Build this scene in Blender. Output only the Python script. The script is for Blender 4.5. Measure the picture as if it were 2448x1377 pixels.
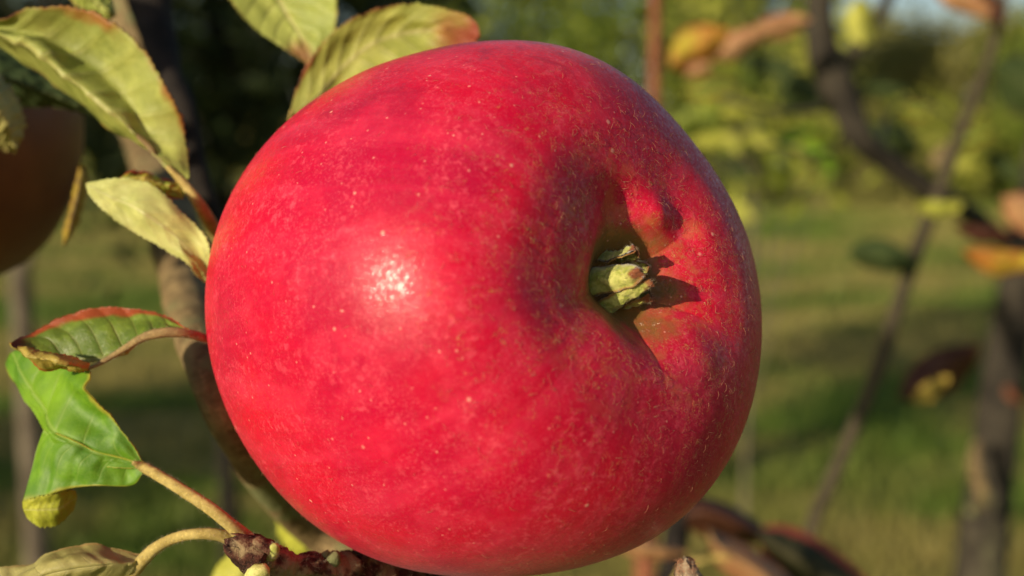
import bpy, math, random
import numpy as np
from mathutils import Vector, Matrix, noise as mnoise
from math import radians, sin, cos, pi

random.seed(7); RNG = np.random.default_rng(7)
for o in list(bpy.data.objects): bpy.data.objects.remove(o)
SC = bpy.context.scene
COL = SC.collection

# ------------------------------------------------------------------ camera
W, H, F = 2448.0, 1377.0, 2625.0            # photograph pixels, focal length in pixels
PITCH = math.atan((H/2-330)/F)
CAMPOS = Vector((0, 0, 1.5))
cam = bpy.data.cameras.new("camera"); camo = bpy.data.objects.new("camera", cam); COL.objects.link(camo)
camo.location = CAMPOS; camo.rotation_euler = (pi/2-PITCH, 0, 0)
cam.sensor_width = 36; cam.lens = F/W*36; cam.clip_start = 0.01; cam.clip_end = 2000
cam.dof.use_dof = True; cam.dof.focus_distance = 0.145; cam.dof.aperture_fstop = cam.lens/3.0
SC.camera = camo
RM = camo.rotation_euler.to_matrix()
def cdir(x, y, z): return RM @ Vector((x, y, z))                 # camera frame (right, up, back) -> world
def P(px, py, d): return CAMPOS + RM @ Vector(((px-W/2)/F*d, -(py-H/2)/F*d, -d))
def pw(w, d): return w/F*d                                       # size of w photo pixels at depth d

# ------------------------------------------------------------------ light
S = cdir(-.67, .18, .72).normalized()
elev = math.asin(S.z); azim = math.atan2(S.x, S.y)
world = bpy.data.worlds.new("World"); SC.world = world; world.use_nodes = True
nt = world.node_tree; nt.nodes.clear()
sky = nt.nodes.new('ShaderNodeTexSky'); sky.sky_type = 'NISHITA'; sky.sun_disc = False
sky.sun_elevation = elev; sky.sun_rotation = azim; sky.altitude = 50; sky.dust_density = 1.2; sky.air_density = 1.0
bg = nt.nodes.new('ShaderNodeBackground'); bg.inputs[1].default_value = 0.09
out = nt.nodes.new('ShaderNodeOutputWorld')
nt.links.new(sky.outputs[0], bg.inputs[0]); nt.links.new(bg.outputs[0], out.inputs[0])
sun = bpy.data.lights.new("sun", 'SUN'); sun.energy = 5.0; sun.angle = radians(.55); sun.color = (1, .84, .60)
suno = bpy.data.objects.new("sun", sun); COL.objects.link(suno)
suno.rotation_euler = S.to_track_quat('Z', 'Y').to_euler()
SC.view_settings.view_transform = 'Standard'; SC.view_settings.look = 'None'
SC.view_settings.exposure = 0.0; SC.view_settings.gamma = 1
SC.render.engine = 'CYCLES'
SC.cycles.use_denoising = True; SC.cycles.denoiser = 'OPENIMAGEDENOISE'
SC.cycles.max_bounces = 6; SC.cycles.diffuse_bounces = 3; SC.cycles.transmission_bounces = 4; SC.cycles.glossy_bounces = 2
SC.cycles.sample_clamp_indirect = 4; SC.cycles.caustics_reflective = False; SC.cycles.caustics_refractive = False

# ------------------------------------------------------------------ node helper
class M:
    def __init__(s, name):
        s.m = bpy.data.materials.new(name); s.m.use_nodes = True; s.t = s.m.node_tree; s.t.nodes.clear()
        s.out = s.t.nodes.new('ShaderNodeOutputMaterial')
    def put(s, sock, v):
        if v is None: return
        if isinstance(v, bpy.types.NodeSocket): s.t.links.new(v, sock)
        elif isinstance(v, (tuple, list)) and len(v) == 3 and sock.type == 'RGBA': sock.default_value = (*v, 1)
        else: sock.default_value = v
    def n(s, typ, **kw):
        nd = s.t.nodes.new(typ)
        for k, v in kw.items(): setattr(nd, k, v)
        return nd
    def math(s, op, a, b=None, c=None, clamp=False):
        nd = s.n('ShaderNodeMath', operation=op, use_clamp=clamp)
        s.put(nd.inputs[0], a); s.put(nd.inputs[1], b); s.put(nd.inputs[2], c)
        return nd.outputs[0]
    def ss(s, x, a, b, lo=0., hi=1.):
        nd = s.n('ShaderNodeMapRange', interpolation_type='SMOOTHSTEP')
        s.put(nd.inputs[0], x); s.put(nd.inputs[1], a); s.put(nd.inputs[2], b); s.put(nd.inputs[3], lo); s.put(nd.inputs[4], hi)
        return nd.outputs[0]
    def mix(s, f, a, b):
        nd = s.n('ShaderNodeMix', data_type='RGBA')
        s.put(nd.inputs[0], f); s.put(nd.inputs[6], a); s.put(nd.inputs[7], b)
        return nd.outputs[2]
    def noise(s, vec, scale, detail=3, rough=.55, dist=0.):
        nd = s.n('ShaderNodeTexNoise'); s.put(nd.inputs['Vector'], vec)
        nd.inputs['Scale'].default_value = scale; nd.inputs['Detail'].default_value = detail
        nd.inputs['Roughness'].default_value = rough; nd.inputs['Distortion'].default_value = dist
        return nd.outputs[0]
    def vor(s, vec, scale, feature='F1', rand=1.):
        nd = s.n('ShaderNodeTexVoronoi', feature=feature); s.put(nd.inputs['Vector'], vec)
        nd.inputs['Scale'].default_value = scale; nd.inputs['Randomness'].default_value = rand
        return nd
    def coord(s, k='Object'): return s.n('ShaderNodeTexCoord').outputs[k]
    def sep(s, v):
        nd = s.n('ShaderNodeSeparateXYZ'); s.put(nd.inputs[0], v); return nd.outputs
    def comb(s, x, y, z):
        nd = s.n('ShaderNodeCombineXYZ'); s.put(nd.inputs[0], x); s.put(nd.inputs[1], y); s.put(nd.inputs[2], z); return nd.outputs[0]
    def scl(s, v, k):
        nd = s.n('ShaderNodeMapping'); s.put(nd.inputs[0], v); nd.inputs['Scale'].default_value = k; return nd.outputs[0]
    def bump(s, h, strength, dist, norm=None):
        nd = s.n('ShaderNodeBump'); nd.inputs['Strength'].default_value = strength; nd.inputs['Distance'].default_value = dist
        s.put(nd.inputs['Height'], h); s.put(nd.inputs['Normal'], norm); return nd.outputs[0]
    def bsdf(s, color, rough=.6, normal=None, spec=.5, sss=0., sssr=None, sheen=0., coat=0., coatr=.2, transl=0., tcol=None):
        b = s.n('ShaderNodeBsdfPrincipled')
        s.put(b.inputs['Base Color'], color); s.put(b.inputs['Roughness'], rough); s.put(b.inputs['Normal'], normal)
        s.put(b.inputs['Specular IOR Level'], spec)
        if sss:
            b.inputs['Subsurface Weight'].default_value = sss
            b.inputs['Subsurface Radius'].default_value = sssr or (1, .3, .2); b.inputs['Subsurface Scale'].default_value = .0015
        if sheen: b.inputs['Sheen Weight'].default_value = sheen; b.inputs['Sheen Roughness'].default_value = .4
        if not (isinstance(coat, float) and coat == 0): s.put(b.inputs['Coat Weight'], coat); s.put(b.inputs['Coat Roughness'], coatr); s.put(b.inputs['Coat Normal'], normal)
        o = b.outputs[0]
        if transl:
            t = s.n('ShaderNodeBsdfTranslucent'); s.put(t.inputs[0], tcol if tcol is not None else color)
            mx = s.n('ShaderNodeMixShader'); mx.inputs[0].default_value = transl
            s.t.links.new(o, mx.inputs[1]); s.t.links.new(t.outputs[0], mx.inputs[2]); o = mx.outputs[0]
        s.t.links.new(o, s.out.inputs[0]); return s.m

# ------------------------------------------------------------------ objects
def tag(o, label=None, cat=None, group=None, kind=None):
    if label: o['label'] = label
    if cat: o['category'] = cat
    if group: o['group'] = group
    if kind: o['kind'] = kind
    return o
def empty(name, loc, label, cat, group=None):
    o = bpy.data.objects.new(name, None); COL.objects.link(o); o.location = loc; o.empty_display_size = .02
    return tag(o, label, cat, group)
def mesh(name, verts, faces, mat, parent=None, smooth=True, uv=None, fmat=None):
    """verts in world space (or local to the parent when the parent is rotated)"""
    me = bpy.data.meshes.new(name)
    me.from_pydata([tuple(v) for v in verts], [], faces if isinstance(faces, list) else faces.tolist())
    for m_ in (mat if isinstance(mat, (list, tuple)) else [mat]): me.materials.append(m_)
    me.polygons.foreach_set('use_smooth', [smooth]*len(me.polygons))
    if fmat is not None: me.polygons.foreach_set('material_index', fmat)
    if uv is not None:
        l = me.uv_layers.new(name='UVMap'); idx = np.zeros(len(me.loops), int); me.loops.foreach_get('vertex_index', idx)
        l.data.foreach_set('uv', np.asarray(uv, float)[idx].ravel())
    me.update()
    o = bpy.data.objects.new(name, me); COL.objects.link(o)
    if parent is not None:
        o.parent = parent
        o.matrix_parent_inverse = Matrix.Identity(4)
        if parent.type == 'EMPTY' and not parent.get('_local'):
            o.location = -parent.location
    return o

def cr(pts, n):
    """Catmull-Rom resample of an (k, m) array to n points"""
    p = np.asarray(pts, float); k = len(p)
    if k == 2: t = np.linspace(0, 1, n)[:, None]; return p[0]*(1-t)+p[1]*t
    q = np.vstack([2*p[0]-p[1], p, 2*p[-1]-p[-2]])
    d = np.linalg.norm(np.diff(p[:, :3], axis=0), axis=1); s = np.concatenate([[0], np.cumsum(d)]); s /= s[-1]
    x = np.linspace(0, 1, n); i = np.clip(np.searchsorted(s, x, side='right')-1, 0, k-2)
    t = ((x-s[i])/np.maximum(s[i+1]-s[i], 1e-9))[:, None]
    p0, p1, p2, p3 = q[i], q[i+1], q[i+2], q[i+3]
    return .5*((2*p1)+(-p0+p2)*t+(2*p0-5*p1+4*p2-p3)*t**2+(-p0+3*p1-3*p2+p3)*t**3)

def tube_geo(pts, rad, seg=16, n=60, rough=0., rs=60., cap=True, ring=0., ringn=0):
    c = cr(np.hstack([np.asarray([tuple(p) for p in pts]), np.asarray(rad)[:, None]]), n)
    pos, r = c[:, :3], np.maximum(c[:, 3], 1e-5)
    tan = np.gradient(pos, axis=0); tan /= np.linalg.norm(tan, axis=1)[:, None]
    up = np.array([.3, .9, .25]); a = np.cross(tan[0], up); a /= np.linalg.norm(a)
    V = []; 
    for i in range(n):
        a = a-tan[i]*a.dot(tan[i]); a /= np.linalg.norm(a); b = np.cross(tan[i], a)
        for j in range(seg):
            th = 2*pi*j/seg; d = a*cos(th)+b*sin(th); rr = r[i]
            if rough:
                q = pos[i]+d*r[i]
                rr *= 1+rough*(mnoise.noise(Vector(q*rs))+.5*mnoise.noise(Vector(q*rs*2.7+5)))
            if ring: rr *= 1+ring*(abs(sin(ringn*pi*i/n+.6*mnoise.noise(Vector((i*.2, 0, 1)))))-.5)
            V.append(pos[i]+d*rr)
    Fc = [(i*seg+j, i*seg+(j+1) % seg, (i+1)*seg+(j+1) % seg, (i+1)*seg+j) for i in range(n-1) for j in range(seg)]
    if cap:
        V.append(pos[0]-tan[0]*r[0]*.35); V.append(pos[-1]+tan[-1]*r[-1]*.35); a0, a1 = len(V)-2, len(V)-1
        Fc += [(a0, (j+1) % seg, j) for j in range(seg)]+[(a1, (n-1)*seg+j, (n-1)*seg+(j+1) % seg) for j in range(seg)]
    return V, Fc
def join(gs):
    V, Fc = [], []
    for v, f in gs:
        k = len(V); V += list(v); Fc += [tuple(i+k for i in q) for q in f]
    return V, Fc
def tube(name, pts, rad, mat, parent=None, **k):
    V, Fc = tube_geo(pts, rad, **k); return mesh(name, V, Fc, mat, parent)
def ptube(name, pp, mat, parent, **k):
    """pp: (px, py, depth, width in photo pixels)"""
    return tube(name, [P(a, b, c) for a, b, c, w in pp], [pw(w, c)/2 for a, b, c, w in pp], mat, parent, **k)

# ------------------------------------------------------------------ materials
def leaf_mat(name, c1, c2, edge=(.25, .07, .02), ew=.12, vein=(.45, .42, .16), spot=None, back=None, nv=9, rough=.5, transl=.22, uedge=None, bmp=.5, veinw=1., ns=30):
    m = M(name); uv = m.coord('UV'); u, v, _ = m.sep(uv); ob = m.coord('Object')
    av = m.math('MULTIPLY', m.math('ABSOLUTE', m.math('SUBTRACT', v, .5)), 2.)
    n1 = m.noise(ob, ns*3, 4, .6); n2 = m.noise(ob, ns*14, 4, .6)
    col = m.mix(m.ss(n1, .38, .62), c1, c2)
    col = m.mix(m.math('MULTIPLY', m.ss(n2, .45, .7), .35), col, tuple(x*1.5 for x in c2))
    w = m.math('MULTIPLY', m.math('SUBTRACT', u, m.math('MULTIPLY', av, .16)), float(nv))
    w = m.math('ADD', w, m.math('MULTIPLY', m.math('SUBTRACT', n1, .5), .5))
    fr = m.math('ABSOLUTE', m.math('SUBTRACT', m.math('FRACT', w), .5))
    lat = m.math('MULTIPLY', m.ss(fr, .0, .07*veinw, 1., 0.), m.ss(av, .3, 1., .7, .05))
    ret = m.ss(m.vor(ob, ns*85, 'DISTANCE_TO_EDGE').outputs[0], 0., .12, .2, 0.)
    mid = m.ss(av, .03*veinw, .08*veinw, 1., 0.)
    vm = m.math('MAXIMUM', m.math('MAXIMUM', lat, mid), ret)
    col = m.mix(m.math('MULTIPLY', vm, .65), col, vein)
    if spot:
        sm = m.ss(m.math('ADD', m.noise(ob, ns*2.2, 2), 0), .62, .68)
        col = m.mix(m.math('MULTIPLY', sm, .8), col, spot)
    e = m.math('ADD', av, m.math('MULTIPLY', m.math('SUBTRACT', m.noise(ob, ns*5, 4), .5), .6))
    em = m.ss(e, 1-ew-.06, 1-ew+.08)
    col = m.mix(em, col, edge)
    if uedge:
        uu = m.math('ADD', u, m.math('MULTIPLY', m.math('SUBTRACT', m.noise(ob, ns*5, 4), .5), .3))
        col = m.mix(m.ss(uu, uedge[0], uedge[1]), col, uedge[2])
    h = m.math('ADD', m.math('MULTIPLY', vm, -.5), m.math('MULTIPLY', n2, .6))
    nrm = m.bump(h, bmp, .0006)
    return m.bsdf(col, rough, nrm, .4, transl=transl)
def bark_mat(name, c1, c2, lichen=None, sc=120., bump=.8, dist=.001, la=.58):
    m = M(name); ob = m.coord()
    a = m.noise(ob, sc, 6, .65); b = m.noise(ob, sc*.22, 3)
    fine = m.noise(ob, sc*6, 3, .7)
    col = m.mix(m.ss(a, .35, .65), c1, c2)
    col = m.mix(m.math('MULTIPLY', m.ss(fine, .5, .75), .5), col, tuple(min(1, x*1.8) for x in c2))
    if lichen:
        col = m.mix(m.ss(m.math('ADD', m.math('MULTIPLY', b, .6), m.math('MULTIPLY', m.noise(ob, sc*.9, 4), .4)), la-.04, la+.03), col, lichen)
    nrm = m.bump(m.math('ADD', a, m.math('MULTIPLY', fine, .5)), bump, dist)
    return m.bsdf(col, .85, nrm, .25)
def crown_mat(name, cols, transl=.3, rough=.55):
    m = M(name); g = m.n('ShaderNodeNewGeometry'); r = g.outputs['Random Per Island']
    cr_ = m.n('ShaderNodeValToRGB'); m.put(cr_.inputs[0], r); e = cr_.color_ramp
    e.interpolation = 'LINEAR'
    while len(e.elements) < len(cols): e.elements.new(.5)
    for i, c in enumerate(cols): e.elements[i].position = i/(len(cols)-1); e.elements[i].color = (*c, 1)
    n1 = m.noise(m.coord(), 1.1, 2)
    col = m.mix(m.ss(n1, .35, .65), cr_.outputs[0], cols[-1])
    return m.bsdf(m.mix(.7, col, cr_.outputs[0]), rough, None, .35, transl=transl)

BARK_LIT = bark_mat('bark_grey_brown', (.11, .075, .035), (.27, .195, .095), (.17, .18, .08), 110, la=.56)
BARK_DARK = bark_mat('bark_dark', (.010, .008, .007), (.026, .02, .017), (.16, .22, .12), 150, la=.66)  # near-black bark: shade on the dark branches is put into the colour
BARK_MID = bark_mat('bark_slate', (.018, .015, .012), (.05, .042, .03), (.09, .085, .05), 40, la=.60)
BARK_TWIG = bark_mat('bark_twig', (.045, .036, .022), (.085, .068, .042), None, 150)
BARK_RED = bark_mat('bark_reddish', (.16, .055, .03), (.26, .10, .05), None, 150)
SPUR = bark_mat('spur_bark', (.022, .008, .007), (.12, .045, .03), (.30, .22, .12), 420, 1., .0006, la=.53)
PETIOLE = bark_mat('petiole_skin', (.32, .24, .07), (.48, .38, .13), None, 380, .5, .0003)
PETIOLE_R = bark_mat('petiole_reddish', (.20, .13, .06), (.32, .23, .10), None, 380, .5, .0003)
BUDM = bark_mat('green_bud', (.35, .38, .08), (.6, .6, .22), None, 500, .5, .0003)

# ------------------------------------------------------------------ the apple
AX = cdir(.60, .17, .0).normalized()
ax_c = Vector((.612, .155, .775)).normalized()           # the calyx axis in the camera frame
AXIS = cdir(*ax_c).normalized()
R0 = .0389; D0 = .1655
ACEN = P(1160, 749, D0)
yv = cdir(0, 1, 0); xl = (yv-AXIS*yv.dot(AXIS)).normalized()      # local X = up in the picture
yl = AXIS.cross(xl)
AROT = Matrix((xl, yl, AXIS)).transposed()

PROF = [(0, .70), (.05, .70), (.08, .706), (.11, .732), (.15, .775), (.20, .818), (.28, .856), (.40, .882), (.56, .868), (.74, .765), (.885, .56), (.97, .30), (1.0, .03),
        (.985, -.24), (.92, -.50), (.80, -.71), (.64, -.86), (.46, -.93), (.31, -.90), (.18, -.78), (.08, -.62), (0, -.5)]
def apple_geo(R, nu=420, nv=360, lobes=1., prof=PROF, seed=0., local=True):
    pr = cr(np.array([(a, b, 0) for a, b in prof]), nv)[:, :2]
    V = np.zeros((nv, nu, 3)); T = np.zeros((nv, nu, 2))
    th = np.linspace(0, 2*pi, nu, endpoint=False)
    for i in range(nv):
        r, z = max(pr[i, 0], 0), pr[i, 1]
        # five ribs round the eye, uneven
        k = (math.exp(-((r-.33)/.20)**2) if z > .35 else 0)
        kin = (math.exp(-((r-.22)/.10)**2) if z > .35 else 0)
        body = .016*math.exp(-((z-.3)/.7)**2)
        rib = np.cos(5*th+.25+.5*np.sin(th*2+1)+seed)
        rib2 = np.abs(np.cos(2.5*th+.5+.6*np.sin(th+2)))**.6-.75
        zz = z+lobes*(k*.011*rib+kin*.012*rib2 + k*.02*np.cos(th*1+2.6))
        rr = r*(1+body*rib*.9*lobes+.012*np.cos(2*th+.7)+.008*np.cos(th*3+1))+lobes*(-kin)*.010*rib2*min(1, r/.15)
        if z > .4 and lobes:
            for ka, kr, ks, kh in ((-.55, .26, .065, .040), (-1.05, .30, .06, -.018), (.05, .26, .08, -.035), (-.15, .42, .14, -.014), (3.0, .30, .12, .030), (-2.5, .28, .10, .020), (1.6, .40, .20, -.030)):
                dd = (rr*np.cos(th)-kr*math.cos(ka))**2+(rr*np.sin(th)-kr*math.sin(ka))**2
                zz = zz+kh*lobes*np.exp(-dd/ks**2)
        if lobes:
            dth = (th+.75+pi) % (2*pi)-pi
            sh = np.exp(-(dth/.65)**2)*min(1, max(0, (z+.2)/.6))*min(1, r/.3)
            zz = zz-.040*lobes*sh*math.exp(-((r-.62)/.33)**2); rr = rr*(1-.016*lobes*sh)
            lw = min(1, max(0, (.55-z)/.5))
            rr = rr*(1+lobes*lw*(.050*np.exp(-(((th-.75+pi) % (2*pi)-pi)/.7)**2)-.018*np.exp(-(((th-2.2+pi) % (2*pi)-pi)/.6)**2)))
        V[i, :, 0] = rr*np.cos(th); V[i, :, 1] = rr*np.sin(th); V[i, :, 2] = zz+.02*rr*np.cos(th-2.6)*(1 if z > 0 else 1)
    V = V.reshape(-1, 3)*R
    F_ = []
    for i in range(nv-1):
        for j in range(nu):
            j2 = (j+1) % nu; F_.append((i*nu+j, (i+1)*nu+j, (i+1)*nu+j2, i*nu+j2))
    return V, F_

def apple_skin(name, R, dark=1.):
    m = M(name); ob = m.coord(); p = m.scl(ob, (1/R, 1/R, 1/R))
    x, y, z = m.sep(p)
    rad = m.math('SQRT', m.math('ADD', m.math('MULTIPLY', x, x), m.math('MULTIPLY', y, y)))
    inv = m.math('DIVIDE', 1., m.math('MAXIMUM', rad, .12))
    mer = m.comb(m.math('MULTIPLY', x, inv), m.math('MULTIPLY', y, inv), m.math('MULTIPLY', z, .16))   # stretched along the meridians
    top = m.ss(z, .1, .3)
    eye = m.math('MULTIPLY', m.ss(rad, .12, .95, 1., 0.), m.ss(z, 0., .4))         # nearness to the eye
    big = m.noise(p, 1.7, 3, .5); med = m.noise(p, 6., 4, .6); fine = m.noise(p, 38., 4, .65); vf = m.noise(p, 130., 3, .7)
    streak = m.noise(mer, 9., 4, .6); streak2 = m.noise(mer, 30., 3, .6)
    red = m.mix(m.ss(big, .35, .68), (.60*dark, .002, .030), (.43*dark, .003, .040))
    red = m.mix(m.math('MULTIPLY', m.ss(streak, .46, .68), .45), red, (.70*dark, .028, .082))
    red = m.mix(m.math('MULTIPLY', m.ss(streak2, .50, .70), .3), red, (.38*dark, .003, .024))
    red = m.mix(m.math('MULTIPLY', m.ss(med, .48, .66), .34), red, (.72*dark, .036, .085))
    red = m.mix(m.math('MULTIPLY', m.math('MULTIPLY', m.ss(fine, .50, .68), .5), m.ss(m.noise(p, 4.3, 3), .42, .62, .15, 1.)), red, (.82*dark, .10, .15))
    red = m.mix(m.math('MULTIPLY', m.math('MULTIPLY', m.ss(vf, .50, .68), .34), m.ss(m.noise(p, 7.7, 3), .4, .6, .2, 1.)), red, (.85*dark, .16, .20))
    # darker maroon blush patches
    mar = m.math('MULTIPLY', m.ss(m.noise(m.scl(p, (1, 1, 1)), 3.6, 4, .62, .4), .48, .62), m.ss(x, .35, .85))
    red = m.mix(m.math('MULTIPLY', mar, .6), red, (.30, .005, .030))
    # fine net of russet near the eye
    def contour(sc, w, dist=1.2, det=2):
        n_ = m.noise(p, sc, det, .6, dist)
        return m.ss(m.math('ABSOLUTE', m.math('SUBTRACT', n_, .5)), 0., w, 1., 0.)
    gate = m.ss(m.noise(p, 14., 3, .6), .46, .56)
    gate2 = m.ss(m.noise(p, 31., 2, .6), .50, .62)
    g_eye = m.math('MULTIPLY', m.math('ADD', m.math('MULTIPLY', eye, 2.6), .04), m.math('MULTIPLY', gate, gate2), clamp=True)
    rus = m.math('MULTIPLY', contour(50., .024), g_eye)
    rus = m.math('MAXIMUM', rus, m.math('MULTIPLY', contour(34., .014), m.math('MULTIPLY', m.math('MULTIPLY', eye, gate), 1.2)))
    red = m.mix(m.math('MULTIPLY', rus, .9), red, (.74, .34, .09))
    # the green-ochre ground that shows in the basin
    gr = m.math('MULTIPLY', m.ss(m.math('ADD', rad, m.math('MULTIPLY', m.math('SUBTRACT', med, .5), .30)), .13, .25, 1., 0.), m.ss(z, .2, .4))
    red = m.mix(m.math('MULTIPLY', gr, .85), red, (.17, .14, .03))
    gr2 = m.math('MULTIPLY', m.math('MULTIPLY', m.ss(rad, .25, .62, 1., 0.), m.ss(z, .3, .5)), m.ss(m.noise(p, 11., 4, .7), .50, .66))
    red = m.mix(m.math('MULTIPLY', gr2, .42), red, (.52, .17, .05))
    # lenticels
    vd = m.vor(p, 11.5); ln = m.sep(vd.outputs['Color'])
    sz = m.math('ADD', .03, m.math('MULTIPLY', ln[0], .085))
    lent = m.math('MULTIPLY', m.ss(m.math('DIVIDE', vd.outputs[0], sz), .5, 1.1, 1., 0.), m.ss(ln[1], .35, .5))
    v2 = m.vor(p, 24.); l2 = m.sep(v2.outputs['Color'])
    lent2 = m.math('MULTIPLY', m.ss(v2.outputs[0], .05, .13, 1., 0.), m.ss(l2[1], .50, .65))
    lent = m.math('MAXIMUM', lent, m.math('MULTIPLY', lent2, .8))
    red = m.mix(m.math('MULTIPLY', lent, .62), red, (.92, .42, .33))
    h = m.math('ADD', m.math('MULTIPLY', vf, .5), m.math('ADD', m.math('MULTIPLY', fine, .8), m.math('ADD', m.math('MULTIPLY', lent, .5), m.math('MULTIPLY', rus, 1.2))))
    nrm = m.bump(h, .6, .00010)
    nrm2 = m.bump(m.noise(p, 5., 3), .2, .0006, nrm)
    rgh = m.math('ADD', .40, m.math('ADD', m.math('MULTIPLY', m.math('SUBTRACT', fine, .5), .25), m.math('MULTIPLY', eye, .12)))
    return m.bsdf(red, rgh, nrm2, .17, sss=.08, sheen=.03, coat=m.ss(m.noise(p, 62., 2, .6), .44, .60, .04, .42), coatr=m.math('ADD', .03, m.math('MULTIPLY', fine, .13)))

def place_local(o): o.matrix_world = Matrix.Translation(ACEN) @ AROT.to_4x4()
ap = bpy.data.objects.new('apple', None); COL.objects.link(ap); ap['_local'] = 1
ap.location = ACEN; ap.rotation_euler = AROT.to_euler()
tag(ap, 'large glossy red apple in the centre, eye end towards the viewer', 'apple')
V, Fc = apple_geo(R0)
skin = mesh('flesh_and_skin', V, Fc, apple_skin('red_apple_skin', R0), ap); skin.name = 'skin'

# sepals standing in the eye
sep_m = M('sepal_skin'); uv = sep_m.coord('UV'); su, sv, _ = sep_m.sep(uv); ob = sep_m.coord()
nz = sep_m.noise(ob, 900, 4, .6)
c_ = sep_m.mix(sep_m.ss(nz, .35, .65), (.30, .34, .06), (.55, .55, .17))
brn = sep_m.ss(sep_m.math('ADD', su, sep_m.math('MULTIPLY', sep_m.math('SUBTRACT', sep_m.noise(ob, 600, 3), .5), .5)), .78, .92)
c_ = sep_m.mix(brn, c_, (.22, .07, .03))
ed = sep_m.ss(sep_m.math('ABSOLUTE', sep_m.math('SUBTRACT', sv, .5)), .42, .49)
c_ = sep_m.mix(sep_m.math('MULTIPLY', ed, .8), c_, (.25, .10, .03))
SEPM = sep_m.bsdf(c_, .75, sep_m.bump(nz, .8, .0006), .3, sheen=.3)
def sepal(ang, L, wd, lean, curl, twist, base_r=.085, z0=.69, thick=.0005):
    nu_, nv_ = 26, 13; V = []; UV = []
    er = Vector((cos(ang), sin(ang), 0)); et = Vector((-sin(ang), cos(ang), 0)); ez = Vector((0, 0, 1))
    pos = er*base_r*R0+ez*(z0*R0+.0003); a = lean
    for side in (0, 1):
        p_ = pos.copy(); a = lean
        for i in range(nu_):
            u = i/(nu_-1); d = (ez*cos(a)+er*sin(a)); nrm = er*cos(a)-ez*sin(a)
            w = wd*(1-.25*u)*(1 if u < .7 else max(.12, 1-((u-.7)/.3)**1.6*.85)); 
            tw = twist*u; tt = et*cos(tw)+nrm*sin(tw); nn = nrm*cos(tw)-et*sin(tw)
            for j in range(nv_):
                v = j/(nv_-1)*2-1
                wob = .0004*mnoise.noise(Vector((u*5+ang*3, v*2.5, 2)))+.00025*mnoise.noise(Vector((u*16+ang*3, v*8, 2)))
                bulge = (.35*wd)*(1-v*v)
                q = p_+tt*(v*w/2*(1+.1*mnoise.noise(Vector((u*7, ang*5, v)))))+nn*(bulge+wob)-nn*(side*thick*(1.4-abs(v)))
                V.append(q); UV.append((u, (v+1)/2))
            p_ = p_+d*(L/(nu_-1)); a += curl*(.3+1.6*u**2)/(nu_-1)
    Fs = []; o2 = nu_*nv_
    for i in range(nu_-1):
        for j in range(nv_-1):
            q = (i*nv_+j, i*nv_+j+1, (i+1)*nv_+j+1, (i+1)*nv_+j); Fs.append(q); Fs.append(tuple(o2+k for k in reversed(q)))
    for i in range(nu_-1):
        for j in (0, nv_-1):
            q = (i*nv_+j, (i+1)*nv_+j, o2+(i+1)*nv_+j, o2+i*nv_+j); Fs.append(q)
    j0 = (nu_-1)*nv_
    for j in range(nv_-1): Fs.append((j0+j, j0+j+1, o2+j0+j+1, o2+j0+j))
    return V, Fs, UV
# ang 0 = up in the picture, pi/2 = towards the left
for (ang, L, wd, lean, curl, tw) in [(.10, .0066, .0036, -.30, 1.3, .3), (1.45, .0088, .0040, -.34, .5, .25), (2.75, .0086, .0032, -.38, .15, -.6), (3.9, .0056, .0032, -.2, .5, .2), (5.2, .0044, .0032, -.05, 1.0, -.2)]:
    V, Fc, UV = sepal(ang, L, wd, lean, curl, tw); mesh('sepal', V, Fc, SEPM, ap, uv=UV)
# dried stamens inside the sepals
gs = []
for k in range(9):
    a = k*.7; r_ = .04*R0*(.4+.6*random.random())
    b0 = Vector((cos(a)*r_, sin(a)*r_, .69*R0)); b1 = b0+Vector((random.uniform(-.0006, .0006), random.uniform(-.0006, .0006), .004+.0015*random.random()))
    gs.append(tube_geo([b0, (b0+b1)/2+Vector((.0003, 0, 0)), b1], [.00022, .00018, .00028], seg=6, n=8))
V, Fc = join(gs); tag(mesh('stamens', V, Fc, BARK_DARK, ap), kind='stuff')
# stalk at the far end
tube('stalk', [(0, 0, -.55*R0), (0, .001, -.8*R0), (-.002, .003, -1.05*R0), (-.006, .006, -1.25*R0)], [.0014, .0011, .0012, .0018], PETIOLE_R, ap, n=24)
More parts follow.
